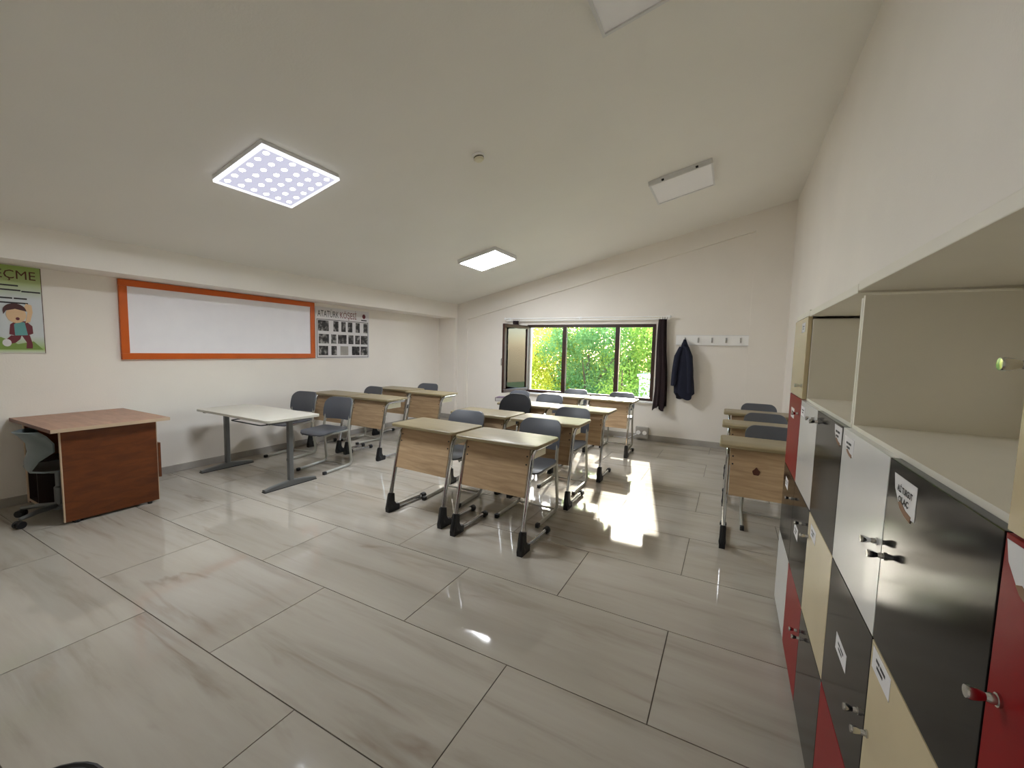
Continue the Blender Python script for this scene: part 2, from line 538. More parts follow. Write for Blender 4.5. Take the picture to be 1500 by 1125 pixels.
# stone skirtings
structure(MB().box(XL, XL + 0.014, YN, 6.72, 0, 0.075, bevel=0.003).build('baseboard_left', SKIRT))
structure(MB().box(-4.59, 0.2, YF - 0.014, YF, 0, 0.09, bevel=0.003).build('baseboard_far', SKIRT))
structure(MB().box(0.2, XR - 0.014, 6.776, 6.79, 0, 0.09, bevel=0.003).build('baseboard_column', SKIRT))
structure(MB().box(XR - 0.014, XR, 2.76, 6.776, 0, 0.08, bevel=0.003).build('baseboard_right', SKIRT))
structure(MB().box(XL, -4.59, 6.706, 6.72, 0, 0.08, bevel=0.003).build('baseboard_corner', SKIRT))

# ------------------------------------------------------------------ window
def window():
    w = structure(empty('window_1', (0, 0, 0)))
    y0, y1 = YF - 0.012, YF + 0.058
    t = 0.05
    fr = MB()
    fr.box(WX0, WX1, y0, y1, WZ1 - t, WZ1, bevel=0.006)
    fr.box(WX0, WX1, y0, y1, WZ0, WZ0 + t, bevel=0.006)
    fr.box(WX0, WX0 + t, y0, y1, WZ0 + t, WZ1 - t, bevel=0.006)
    fr.box(WX1 - t, WX1, y0, y1, WZ0 + t, WZ1 - t, bevel=0.006)
    fr.build('frame', BROWN, w)
    for mx in (-2.585, -1.665):
        MB().box(mx - 0.035, mx + 0.035, y0, y1, WZ0 + t, WZ1 - t, bevel=0.006).build('mullion', BROWN, w)
    for xa, xb in ((-2.55, -1.70), (-1.63, WX1 - t)):
        MB().box(xa, xb, YF + 0.025, YF + 0.031, WZ0 + t, WZ1 - t).build('pane', GLASS, w)
    MB().box(WX0 - 0.03, WX1 + 0.03, YF - 0.05, YF + 0.02, WZ0 - 0.03, WZ0, bevel=0.006).build('sill', WHITE, w)
    # casement of the left bay, swung into the room about the left jamb
    h = empty('casement_pivot')
    wd, z0, z1 = 0.70, WZ0 + 0.03, WZ1 - 0.02
    c = MB()
    s = 0.06
    c.box(0, wd, -0.045, 0.0, z1 - s, z1, bevel=0.006)
    c.box(0, wd, -0.045, 0.0, z0, z0 + s, bevel=0.006)
    c.box(0, s, -0.045, 0.0, z0 + s, z1 - s, bevel=0.006)
    c.box(wd - s, wd, -0.045, 0.0, z0 + s, z1 - s, bevel=0.006)
    ca = c.build('casement', BROWN, w)
    ca.location = (WX0 + 0.045, YF - 0.016, 0)
    ca.rotation_euler = (0, 0, math.radians(-101))
    MB().box(s, wd - s, -0.026, -0.020, z0 + s, z1 - s).build('pane', GLASS, ca)
    k = MB()
    k.tube(fillet([(wd - 0.03, -0.05, 1.24), (wd - 0.03, -0.085, 1.24), (wd - 0.03, -0.085, 1.12)], 0.02), 0.008, 8)
    k.box(wd - 0.045, wd - 0.015, -0.052, -0.044, 1.20, 1.28)
    k.build('handle', CHROME, ca, True)
    bpy.data.objects.remove(h)
window()
# ------------------------------------------------------------------ ceiling fittings
def lamp(x, y, state, label):
    r = empty('ceiling_lamp', (x, y, zc(x)), rot=(0, -ROOF_A, 0))
    tag(r, label, 'lamp', 'square ceiling lamps')
    h = 0.30
    m = MB()
    m.box(-h, h, -h, h, -0.030, 0.0, bevel=0.004)
    m.build('housing', LAMPBODY, r)
    f = MB()
    for a in ((-h, h, -h, -h + 0.018), (-h, h, h - 0.018, h), (-h, -h + 0.018, -h + 0.018, h - 0.018), (h - 0.018, h, -h + 0.018, h - 0.018)):
        f.box(a[0], a[1], a[2], a[3], -0.050, -0.030)
    f.build('rim', LAMPBODY if state != 'led' else LEDRIM, r)
    MB().box(-h + 0.018, h - 0.018, -h + 0.018, h - 0.018, -0.041, -0.031).build('diffuser', {'led': LEDBASE, 'on': LAMPON, 'off': LAMPOFF}[state], r)
    if state == 'led':
        first = None
        for i in range(6):
            for j in range(6):
                if first is None:
                    first = MB().lathe([(0.001, -0.003), (0.014, -0.0025), (0.0195, 0.0)], seg=10).build('led', LEDM, r)
                    o = first
                else:
                    o = first.copy(); COL.objects.link(o)
                o.location = (-0.235 + 0.094 * i, -0.235 + 0.094 * j, -0.0415)
    if state == 'off':
        for px in (-0.16, 0.16):
            MB().box(px - 0.012, px + 0.012, -h - 0.008, -h + 0.002, -0.045, -0.025).build('clip', RUBBER, r)
    return r
lamp(-3.06, 2.00, 'led', 'lit square ceiling lamp with rows of bright LED points, above whiteboard')
lamp(-3.06, 5.00, 'on', 'evenly glowing white square ceiling lamp at the far end of room')
lamp(-0.57, 4.82, 'off', 'unlit square ceiling lamp with dark clips near the window wall')
lamp(-0.45, 2.07, 'off', 'unlit square ceiling lamp cut off by the top picture edge')
sd = empty('smoke_detector', (-1.86, 2.87, zc(-1.86)), rot=(0, -ROOF_A, 0))
tag(sd, 'small round white smoke detector on the sloping ceiling', 'smoke detector')
MB().lathe([(0.045, 0), (0.05, -0.004), (0.05, -0.014), (0.046, -0.018)], seg=20).build('base_ring', WHITE, sd, True)
MB().lathe([(0.040, -0.018), (0.040, -0.034), (0.030, -0.045), (0.012, -0.048), (0.001, -0.048)], seg=20).build('sensor_cap', TRAY, sd, True)
MB().lathe([(0.041, -0.022), (0.041, -0.029)], seg=20).build('vent_slot', INK, sd)

# ------------------------------------------------------------------ left wall: whiteboard and posters (local x = out of wall, y = right, z = up)
def flat_yz(mb, vs, fs, x, oy, oz, m=0, thick=0.0):
    mb.add([(x, oy + a, oz + b) for a, b in vs], fs, m)
def ell(cy, cz, ry, rz, n=20, a0=0, a1=360):
    return [(cy + ry * math.cos(math.radians(a0 + (a1 - a0) * i / n)), cz + rz * math.sin(math.radians(a0 + (a1 - a0) * i / n))) for i in range(n if a1 - a0 >= 360 else n + 1)]

wb = empty('whiteboard', (-5.215, 2.835, 1.210))
tag(wb, 'wide whiteboard in an orange frame on the left wall', 'whiteboard')
W2, H = 1.05, 0.770
MB().box(0.0, 0.014, -W2 + 0.03, W2 - 0.03, 0.03, H - 0.03).build('writing_surface', WHITEBOARD, wb)
f = MB(); t = 0.062
f.box(-0.004, 0.026, -W2, W2, 0, t, bevel=0.004); f.box(-0.004, 0.026, -W2, W2, H - t, H, bevel=0.004)
f.box(-0.004, 0.026, -W2, -W2 + t, t, H - t, bevel=0.004); f.box(-0.004, 0.026, W2 - t, W2, t, H - t, bevel=0.004)
f.build('frame', ORANGE, wb)

ap = empty('photo_board', (-5.216, 4.40, 1.205))
tag(ap, 'white poster with rows of black and white photographs and a lettered heading', 'poster')
MB().box(0, 0.004, -0.49, 0.49, 0, 0.735).build('sheet', PAPER, ap)
b = MB()
for (y0, y1, z0, z1) in ((-0.47, 0.47, 0.012, 0.02), (-0.47, 0.47, 0.555, 0.563), (-0.47, -0.462, 0.02, 0.555), (0.462, 0.47, 0.02, 0.555)):
    b.box(0.004, 0.005, y0, y1, z0, z1)
b.build('printed_border', INK, ap)
for k, (body, mat, oy) in enumerate((("ATATÜRK", INK, -0.455), ("KÖŞESİ", REDINK, -0.075))):
    vs, fs = text_geo(body, 0.125)
    mx = max(v[0] for v in vs); sc = (0.36 if k == 0 else 0.31) / mx
    m = MB(); flat_yz(m, [(a * sc, c * 1.05) for a, c in vs], fs, 0.0052, oy, 0.598)
    m.build('lettering', mat, ap)
m = MB(); m.prism(ell(0.385, 0.655, 0.032, 0.036), 'x', 0.004, 0.0052); m.build('printed_emblem', MAROON, ap)
m = MB(); m.box(0.004, 0.0052, 0.33, 0.44, 0.585, 0.602); m.build('printed_caption', INK, ap)
rows = [(0.395, 0.15, [(-0.45, -0.27), (-0.19, -0.10), (-0.05, 0.03), (0.07, 0.155), (0.22, 0.30), (0.375, 0.455)]),
        (0.215, 0.135, [(-0.44, -0.27), (-0.23, -0.14), (-0.11, 0.045), (0.08, 0.175), (0.21, 0.30), (0.32, 0.455)]),
        (0.045, 0.135, [(-0.44, -0.285), (-0.23, -0.135), (-0.07, 0.075), (0.145, 0.295), (0.315, 0.455)])]
for z, hh, spans in rows:
    for (ya, yb) in spans:
        if z == 0.045 and ya == -0.07:
            o = MB().box(0, 0.001, ya, yb, 0, hh).build('photo', SKIRT, ap)
        else:
            o = MB().box(0, 0.001, ya, yb, 0, hh).build('photo', PHOTO, ap)
        o.location = (0.0042, 0, z)
        MB().box(0.004, 0.0046, ya + 0.01, yb - 0.01, z - 0.018, z - 0.010).build('photo_caption', LAMPBODY, ap)

gp = empty('wall_poster', (-5.216, 1.288, 1.268))
tag(gp, 'green edged poster with a cartoon boy and brown lettering beside the whiteboard', 'poster')
MB().box(0, 0.004, -0.46, 0.0, 0, 0.712).build('sheet', PGREEN, gp)
MB().box(0.0, 0.0052, -0.004, 0.0, 0, 0.712).build('printed_edge', BROWNINK, gp)
vs, fs = text_geo("EÇME", 0.15)
mx = max(v[0] for v in vs)
m = MB(); flat_yz(m, [(a * 0.225 / mx, c * 0.66) for a, c in vs], fs, 0.0048, -0.257, 0.607); m.build('lettering', BROWNINK, gp)
m = MB()
for (ya, yb, z) in ((-0.6, -0.33, 0.565), (-0.6, -0.30, 0.528), (-0.29, -0.025, 0.522), (-0.6, -0.42, 0.462), (-0.40, -0.22, 0.462), (-0.6, -0.21, 0.425)):
    m.box(0.004, 0.0048, ya * 0.4, yb * 0.4, z - 0.02, z - 0.008)
m.build('printed_text_lines', INK, gp)
def shape(name, pts, mat, lay):
    MB().prism([(a * 0.44 - 0.022, c) for a, c in pts], 'x', 0.004, 0.004 + 0.0006 * lay).build(name, mat, gp)
shape('printed_grass', [(-0.99, 0.03), (0.02, 0.03), (-0.10, 0.10), (-0.30, 0.075), (-0.50, 0.13), (-0.99, 0.12)], GREENP, 1)
shape('printed_leg', [(-0.38, 0.145), (-0.25, 0.145), (-0.27, 0.115), (-0.33, 0.085), (-0.44, 0.07), (-0.46, 0.10)], MAROON, 2)
shape('printed_leg', [(-0.25, 0.15), (-0.145, 0.15), (-0.115, 0.075), (-0.12, 0.04), (-0.20, 0.04), (-0.19, 0.09)], MAROON, 2)
shape('printed_shoe', ell(-0.435, 0.085, 0.055, 0.03), PAPER, 3)
shape('printed_coat', [(-0.40, 0.155), (-0.38, 0.235), (-0.31, 0.265), (-0.18, 0.265), (-0.105, 0.225), (-0.10, 0.165), (-0.16, 0.15), (-0.30, 0.14)], MAROON, 3)
shape('printed_shirt', [(-0.33, 0.145), (-0.335, 0.235), (-0.29, 0.26), (-0.20, 0.255), (-0.17, 0.15)], TEAL, 4)
shape('printed_arm', [(-0.19, 0.25), (-0.13, 0.26), (-0.09, 0.34), (-0.10, 0.40), (-0.17, 0.41), (-0.20, 0.37), (-0.155, 0.34)], SKIN, 4)
shape('printed_face', ell(-0.30, 0.315, 0.125, 0.068), SKIN, 5)
shape('printed_hair', ell(-0.315, 0.345, 0.145, 0.062, 16, 0, 180) + [(-0.455, 0.315), (-0.42, 0.345), (-0.31, 0.362), (-0.19, 0.348)], HAIR, 6)
shape('printed_mouth', ell(-0.285, 0.283, 0.026, 0.012), MAROON, 6)

# ------------------------------------------------------------------ student desks (local: y = 0 at the front edge of the top, chair side +y)
def make_desk():
    r = empty('school_desk')
    H = 0.745
    poly = round_rect(-0.345, 0.345, 0.0, 0.405, 0.035, 5)
    top = MB()
    def ring(ins, z):
        cx, cy = 0.0, 0.2025
        return [(cx + (x - cx) * (1 - ins / 0.345), cy + (y - cy) * (1 - ins / 0.2025), z) for x, y in poly]
    top.loft([ring(0.004, H - 0.025), ring(0.0, H - 0.021), ring(0.0, H - 0.004), ring(0.004, H)])
    top.build('desk_top', DESKTOP, r, True)
    for s in (-1, 1):
        x = s * 0.285
        path = fillet([(x, 0.34, 0.024), (x, -0.075, 0.024), (x, 0.078, 0.704), (x, 0.385, 0.704)], [0, 0.075, 0.085, 0], 6)
        m = MB(); m.tube(path, 0.013, 10, ry=0.020)
        fr = m.build('side_frame', CHROME, r, True)
        boot = fillet([(x, 0.035, 0.026), (x, -0.075, 0.026), (x, -0.045, 0.16)], 0.05, 6)
        n = len(boot)
        m = MB(); m.tube(boot, [0.019 + 0.006 * math.sin(PI * i / (n - 1)) for i in range(n)], 10, ry=0.024)
        m.prism([(-0.088, 0.0), (0.030, 0.0), (0.034, 0.046), (-0.005, 0.058), (-0.022, 0.085), (-0.026, 0.155), (-0.064, 0.155), (-0.092, 0.03)], 'x', x - 0.020, x + 0.020)
        m.build('rubber_boot', RUBBER, fr, True)
        m = MB(); m.lathe([(0.015, -0.03), (0.024, -0.026), (0.026, -0.01), (0.026, 0.012), (0.02, 0.02), (0.001, 0.021)], (x, 0.35, 0.026), 12, axis='y')
        m.build('end_cap', RUBBER, fr, True)
    # front panel hangs between the sloping legs
    m = MB()
    pz = [(0.378, -0.006), (0.715, 0.069)]
    m.add([(-0.266, pz[0][1], pz[0][0]), (0.266, pz[0][1], pz[0][0]), (0.266, pz[1][1], pz[1][0]), (-0.266, pz[1][1], pz[1][0]),
           (-0.266, pz[0][1] + 0.016, pz[0][0] - 0.003), (0.266, pz[0][1] + 0.016, pz[0][0] - 0.003), (0.266, pz[1][1] + 0.016, pz[1][0] - 0.003), (-0.266, pz[1][1] + 0.016, pz[1][0] - 0.003)],
          [[0, 1, 2, 3], [7, 6, 5, 4], [0, 4, 5, 1], [1, 5, 6, 2], [2, 6, 7, 3], [3, 7, 4, 0]])
    m.build('front_panel', DESKPANEL, r)
    for s in (-1, 1):
        for z in (0.60, 0.655):
            y = -0.006 + (z - 0.378) / 0.337 * 0.075
            o = MB().lathe([(0.001, -0.004), (0.006, -0.003), (0.006, 0.002)], (s * 0.252, y - 0.0, z), 8, axis='y').build('screw', INK, r)
    # open book tray below the top
    m = MB()
    m.box(-0.25, 0.25, 0.115, 0.36, 0.612, 0.624)
    m.box(-0.25, -0.238, 0.115, 0.36, 0.624, 0.719)
    m.box(0.238, 0.25, 0.115, 0.36, 0.624, 0.719)
    m.box(-0.238, 0.238, 0.115, 0.127, 0.624, 0.719)
    m.build('book_tray', TRAY, r)
    return r
desk0 = make_desk()
desk_used = [False]
def desk(x, y, label, group, rz=0.0):
    if not desk_used[0]:
        desk_used[0] = True; o = desk0; o.location = (x, y - 0.04, 0); o.rotation_euler = (0, 0, rz)
    else:
        o = dup(desk0, (x, y - 0.04, 0), rz)
    return tag(o, label, 'desk', group)

# ------------------------------------------------------------------ school chairs (local: origin under the seat, faces -y)
def make_chair(seat_mat, kind):
    r = empty('school_chair')
    for s in (-1, 1):
        x = s * 0.185
        path = fillet([(x, -0.205, 0.016), (x, 0.215, 0.016), (x * 0.97, 0.165, 0.44), (x * 0.93, 0.225, 0.70)], [0, 0.075, 0.06, 0], 6)
        m = MB(); m.tube(path, 0.0125, 10, ry=0.018)
        fr = m.build('side_frame', CHAIRTUBE, r, True)
        m = MB(); m.box(x - 0.015, x + 0.015, -0.225, -0.185, 0.0, 0.034, bevel=0.006)
        m.build('end_cap', RUBBER, fr, True)
        m = MB(); m.tube(fillet([(x * 0.97, 0.165, 0.425), (x * 0.95, -0.10, 0.425), (x * 0.85, -0.17, 0.405)], 0.03), 0.010, 8, ry=0.013)
        m.build('seat_rail', CHAIRTUBE, fr, True)
    for a, b_, c in ((0.185, 0.185, 0.018), (0.16, -0.13, 0.418)):
        m = MB(); m.tube([(-a, b_, c), (a, b_, c)], 0.009, 8); m.build('cross_tube', CHAIRTUBE, r, True)
    def seatP(u, v):
        yy = -0.20 + 0.385 * v
        e = abs(2 * u - 1)
        k = 1.0
        d0, d1 = (yy + 0.20), (0.185 - yy)
        rr = 0.07
        if d0 < rr: k = (0.19 - rr + math.sqrt(max(0, rr * rr - (rr - d0) ** 2))) / 0.19
        if d1 < rr: k = min(k, (0.19 - rr + math.sqrt(max(0, rr * rr - (rr - d1) ** 2))) / 0.19)
        xx = (2 * u - 1) * 0.195 * k
        zz = 0.452 - 0.010 * math.cos(xx / 0.195 * PI / 2) - 0.022 * max(0, (0.08 - d0) / 0.08) ** 2 + 0.012 * max(0, (0.1 - d1) / 0.1)
        return (xx, yy, zz)
    vv = [0, .03, .08, .14, .2, .35, .5, .65, .8, .86, .92, .97, 1]
    m = MB(); m.sheet(lambda u, v: seatP(u, vv[int(round(v * 12))]), 10, 12, lambda u, v: (0, 0, -0.014))
    m.build('seat', seat_mat, r, True)
    z0, z1, rr, hw = (0.535, 0.785, 0.075, 0.195) if kind == 'plastic' else (0.52, 0.87, 0.14, 0.20)
    def backP(u, v):
        zz = z0 + (z1 - z0) * v
        k = 1.0
        rb = 0.045
        if z1 - zz < rr: k = (hw - rr + math.sqrt(max(0, rr * rr - (rr - (z1 - zz)) ** 2))) / hw
        elif zz - z0 < rb: k = (hw - rb + math.sqrt(max(0, rb * rb - (rb - (zz - z0)) ** 2))) / hw
        xx = (2 * u - 1) * hw * k
        yy = 0.178 + (zz - 0.535) * 0.24 - 0.9 * xx * xx + 0.03 - 0.02 * math.sin((zz - z0) / (z1 - z0) * PI)
        return (xx, yy, zz)
    bv = [0, .02, .06, .11, .18, .3, .45, .6, .7, .78, .86, .92, .97, .992, 1]
    th = 0.018 if kind == 'plastic' else 0.035
    m = MB(); m.sheet(lambda u, v: backP(u, bv[int(round(v * 14))]), 12, 14, lambda u, v: (0, th, 0.002))
    m.build('backrest', seat_mat, r, True)
    return r
chair0 = make_chair(PLASTIC, 'plastic')
chair_used = [False]
def chair(x, y, label, group, rz=0.0):
    if not chair_used[0]:
        chair_used[0] = True; o = chair0; o.location = (x, y, 0); o.rotation_euler = (0, 0, rz)
    else:
        o = dup(chair0, (x, y, 0), rz)
    return tag(o, label, 'chair', group)
RAD = math.radians
GM, GL, GR = 'desks in the middle block', 'desks along the left wall', 'desks in the row beside the lockers'
desk(-1.47, 2.56, 'oak school desk nearest the camera, right one of the front middle pair', GM, RAD(-2))
desk(-2.20, 2.64, 'oak school desk, left one of the front middle pair', GM, RAD(-3))
desk(-1.495, 3.49, 'oak school desk, right one of the second middle pair', GM)
desk(-2.21, 3.51, 'oak school desk, left one of the second middle pair, before black chair', GM)
desk(-1.47, 4.41, 'oak school desk, right one of the third middle pair', GM)
desk(-2.17, 4.41, 'oak school desk, left one of third middle pair, with purple book on it', GM)
desk(-1.45, 5.60, 'oak school desk, right one of the last middle pair under the window', GM)
desk(-2.16, 5.60, 'oak school desk, left one of the last middle pair under the window', GM)
desk(-4.03, 3.76, 'oak school desk, right one of left wall pair behind the white table', GL)
desk(-4.75, 3.76, 'oak school desk against left wall behind the white table', GL)
desk(-3.87, 4.66, 'oak school desk, right one of the far pair along left wall', GL)
desk(-4.62, 4.80, 'oak school desk against left wall in the far pair', GL)
d = desk(0.305, 3.40, 'oak school desk beside lockers with brown stain on its front panel', GR)
MB().prism([(-0.10 + 0.022 * math.cos(a) * (1 + 0.25 * math.sin(3 * a)), 0.555 + 0.036 * math.sin(a) * (1 + 0.2 * math.cos(4 * a))) for a in [2 * PI * i / 18 for i in range(18)]], 'y', 0.030, 0.0335).build('stain', BROWNINK, d)
desk(0.305, 4.34, 'oak school desk in the middle of the row beside lockers', GR)
desk(0.305, 5.28, 'oak school desk at the far end of the row beside lockers', GR)
GC = 'grey plastic school chairs'
chair(-1.46, 3.12, 'grey plastic school chair at the right desk of front pair', GC)
chair(-2.24, 3.13, 'grey plastic school chair at the left desk of front pair', GC, RAD(3))
chair(-1.47, 3.99, 'grey plastic school chair at the right desk of second middle pair', GC)
chair(-2.20, 5.10, 'grey plastic school chair at the left desk of third middle pair', GC)
chair(-2.82, 5.28, 'grey plastic school chair left of the last middle pair, near open casement', GC, RAD(-16))
chair(-2.16, 6.08, 'grey plastic school chair under the window middle pane', GC)
chair(-1.43, 6.08, 'grey plastic school chair under the window right pane', GC)
chair(0.34, 3.92, 'grey plastic school chair behind the stained desk beside lockers', GC)
chair(0.35, 4.82, 'grey plastic school chair at the middle desk beside lockers', GC)
chair(0.34, 5.80, 'grey plastic school chair at the far end of row beside lockers', GC)
chair(-4.02, 3.12, 'grey plastic school chair pulled out at right end of white table', GC, RAD(8))
chair(-4.84, 3.26, 'grey plastic school chair between white table and left wall', GC, RAD(8))
chair(-4.78, 4.33, 'grey plastic school chair behind first left wall pair', GC, RAD(-6))
chair(-4.50, 5.32, 'grey plastic school chair behind the far left wall pair', GC, RAD(6))
bc = make_chair(PLASTIC_BLACK, 'padded')
bc.name = 'padded_chair'
bc.location = (-2.22, 4.09, 0)
tag(bc, 'black padded chair with rounded back in the middle block', 'chair')

# purple book on the third row
pb = empty('purple_book', (-2.50, 4.60, 0.7465), rz=RAD(14))
tag(pb, 'purple covered book overhanging the left end of a desk', 'book')
MB().box(-0.12, 0.12, -0.085, 0.085, 0, 0.004, bevel=0.001).build('cover', PURPLE, pb)
MB().box(-0.116, 0.118, -0.082, 0.082, 0.004, 0.041).build('pages', PAPER, pb)
MB().box(-0.12, 0.12, -0.085, 0.085, 0.041, 0.045, bevel=0.001).build('cover', PURPLE, pb)
MB().box(-0.122, -0.116, -0.085, 0.085, 0.0, 0.045).build('spine', PURPLE, pb)

# ------------------------------------------------------------------ pale two-column table by the left wall
wt = empty('pale_table', (-4.335, 2.55, 0), rz=RAD(-1.0))
tag(wt, 'pale topped table on two grey column legs by the left wall', 'table')
poly = round_rect(-0.645, 0.645, -0.275, 0.275, 0.04, 5)
m = MB(); m.prism(poly, 'z', 0.668, 0.690); m.build('table_top', TABLETOP, wt)
for x in (-0.595, 0.545):
    m = MB(); m.box(x - 0.022, x + 0.022, -0.023, 0.023, 0.04, 0.645, bevel=0.008)
    c = m.build('column_leg', TABLETUBE, wt)
    m = MB(); m.box(x - 0.02, x + 0.02, -0.22, 0.22, 0.642, 0.668, bevel=0.004); m.build('top_bracket', TABLETUBE, c)
    m = MB()
    rings = []
    for i in range(9):
        y = -0.265 + 0.53 * i / 8
        h = 0.022 + 0.036 * (1 - abs(2 * i / 8 - 1)) ** 0.8
        rings.append([(x - 0.024, y, 0.006), (x + 0.024, y, 0.006), (x + 0.024, y, h), (x + 0.012, y, h + 0.006), (x - 0.012, y, h + 0.006), (x - 0.024, y, h)])
    m.loft(rings); m.build('foot', TABLETUBE, c)
    m = MB()
    rings = []
    for i in range(9):
        y = -0.27 + 0.54 * i / 8
        h = 0.022 + 0.036 * (1 - abs(2 * i / 8 - 1)) ** 0.8
        rings.append([(x - 0.027, y, 0.0), (x + 0.027, y, 0.0), (x + 0.027, y, 0.007), (x - 0.027, y, 0.007)])
    m.loft(rings); m.build('foot_pad', RUBBER, c)
m = MB(); m.tube([(-0.57, 0.0, 0.635), (0.52, 0.0, 0.635)], 0.016, 8); m.build('crossbar', TABLETUBE, wt)
m = MB()
m.tube(fillet([(-0.2, 0.24, 0.664), (-0.2, 0.24, 0.60), (-0.2, -0.16, 0.60), (0.34, -0.16, 0.60), (0.34, 0.24, 0.60), (0.34, 0.24, 0.664)], 0.04), 0.006, 6)
for k in range(4): m.tube([(-0.2, -0.06 + 0.08 * k, 0.60), (0.34, -0.06 + 0.08 * k, 0.60)], 0.004, 6)
m.build('wire_book_rack', RUBBER, wt)

# ------------------------------------------------------------------ cherry teacher's desk and swivel chair
td = empty('teacher_desk', (-4.75, 1.40, 0))
tag(td, "cherry wood teacher's desk with pale edges at the left wall", 'desk')
m = MB(); m.box(-0.455, 0.455, -0.345, 0.375, 0.712, 0.738); m.build('desk_top', ORANGETOP, td)
MB().box(0.455, 0.458, -0.345, 0.375, 0.712, 0.738).build('edge_band', EDGE, td)
MB().box(-0.455, 0.455, -0.348, -0.345, 0.712, 0.738).build('front_edge_band', ORANGEWOOD, td)
sp = MB().box(0.385, 0.405, -0.283, 0.292, 0.02, 0.712).build('side_panel', ORANGEWOOD, td)
m = MB(); m.box(0.384, 0.406, -0.290, -0.283, 0.02, 0.712); m.box(0.384, 0.406, 0.292, 0.297, 0.02, 0.712); m.build('edge_band', EDGE, sp)
for yy in (-0.22, 0.23): MB().lathe([(0.016, 0), (0.016, 0.02)], (0.395, yy, 0), 10).build('foot', RUBBER, sp)
sp2 = MB().box(-0.405, -0.385, -0.283, 0.292, 0.02, 0.712).build('side_panel', ORANGEWOOD, td)
m = MB(); m.box(-0.406, -0.384, -0.290, -0.283, 0.02, 0.712); m.build('edge_band', EDGE, sp2)
MB().box(-0.385, 0.415, 0.297, 0.315, 0.22, 0.52).build('modesty_panel', ORANGEWOOD, td)
m = MB(); m.box(-0.385, 0.385, 0.27, 0.285, 0.1, 0.712); m.build('back_panel', DARKWOOD, td)
cp = MB()
cp.box(-0.385, -0.367, -0.285, 0.265, 0.04, 0.40); cp.box(-0.168, -0.15, -0.285, 0.265, 0.04, 0.40); cp.box(-0.367, -0.168, -0.285, 0.265, 0.04, 0.058); cp.box(-0.367, -0.168, -0.285, 0.265, 0.382, 0.40)
cp.box(-0.367, -0.168, 0.25, 0.265, 0.058, 0.382)
cp = cp.build('shelf_box', DARKWOOD, td)
for a in ((-0.385, -0.367, 0.04, 0.40), (-0.367, -0.15, 0.04, 0.058)):
    MB().box(a[0], a[1], -0.289, -0.285, a[2], a[3]).build('edge_band', EDGE, cp)
for k in (-0.37, -0.165): MB().box(k - 0.012, k + 0.012, -0.25, 0.24, 0.0, 0.04).build('runner', RUBBER, cp)

sc_ = empty('swivel_chair', (-4.64, 1.17, 0), rz=RAD(180 - 6))
tag(sc_, "grey plastic shell swivel chair tucked under the teacher's desk", 'chair')
prof = [(-0.20, 0.375), (-0.17, 0.392), (-0.10, 0.392), (0.02, 0.384), (0.10, 0.388), (0.155, 0.415), (0.165, 0.47), (0.145, 0.54), (0.15, 0.61), (0.185, 0.67), (0.215, 0.70)]
hwid = [0.17, 0.195, 0.205, 0.205, 0.19, 0.15, 0.13, 0.165, 0.205, 0.205, 0.16]
def shellP(u, v):
    i = int(round(v * 10)); y, z = prof[i]; w = hwid[i]; x = (2 * u - 1)
    lift = 0.018 * x * x if i < 5 else 0.0
    fwd = -0.11 * x * x if i >= 7 else (-0.05 * x * x if i == 6 else 0.0)
    return (x * w, y + fwd, z + lift)
m = MB(); m.sheet(shellP, 10, 10, lambda u, v: (0, 0.010 if v > 0.45 else 0.0, -0.012 if v < 0.55 else -0.004)); m.build('seat_shell', SHELL, sc_, True)
m = MB(); m.lathe([(0.05, 0.370), (0.05, 0.350), (0.022, 0.345), (0.022, 0.24), (0.032, 0.23), (0.032, 0.09), (0.045, 0.08), (0.045, 0.055), (0.001, 0.055)], seg=14); m.build('column', TABLETUBE, sc_, True)
for k in range(5):
    a = RAD(72 * k + 118)
    dx, dy = math.cos(a), math.sin(a)
    m = MB(); m.tube([(dx * 0.03, dy * 0.03, 0.085), (dx * 0.15, dy * 0.15, 0.082), (dx * 0.255, dy * 0.255, 0.066)], [0.020, 0.018, 0.014], 8)
    arm = m.build('base_arm', TABLETUBE, sc_, True)
    m = MB()
    for s in (-1, 1):
        c = (dx * 0.26 - dy * 0.017 * s, dy * 0.26 + dx * 0.017 * s)
        rg = []
        for hh in (-0.010, 0.010):
            rg.append([(c[0] - dy * hh + dx * 0.027 * math.cos(2 * PI * j / 14), c[1] + dx * hh + dy * 0.027 * math.cos(2 * PI * j / 14), 0.027 + 0.027 * math.sin(2 * PI * j / 14)) for j in range(14)])
        m.loft(rg)
    m.lathe([(0.02, 0.05), (0.024, 0.035), (0.02, 0.024)], (dx * 0.26, dy * 0.26, 0), 8)
    m.build('caster', RUBBER, arm, True)

# black bin at the bottom edge of the picture
bn = empty('waste_bin', (-1.39, 0.262, 0))
tag(bn, 'black round waste bin rim peeking in at bottom left edge', 'waste bin')
m = MB(); m.lathe([(0.001, 0.0), (0.10, 0.0), (0.105, 0.01), (0.128, 0.27), (0.122, 0.27), (0.098, 0.014), (0.001, 0.012)], seg=28); m.build('body', RUBBER, bn, True)
m = MB(); m.lathe([(0.127, 0.262), (0.134, 0.266), (0.134, 0.278), (0.127, 0.281), (0.121, 0.276)], seg=28); m.build('rim', RUBBER, bn, True)

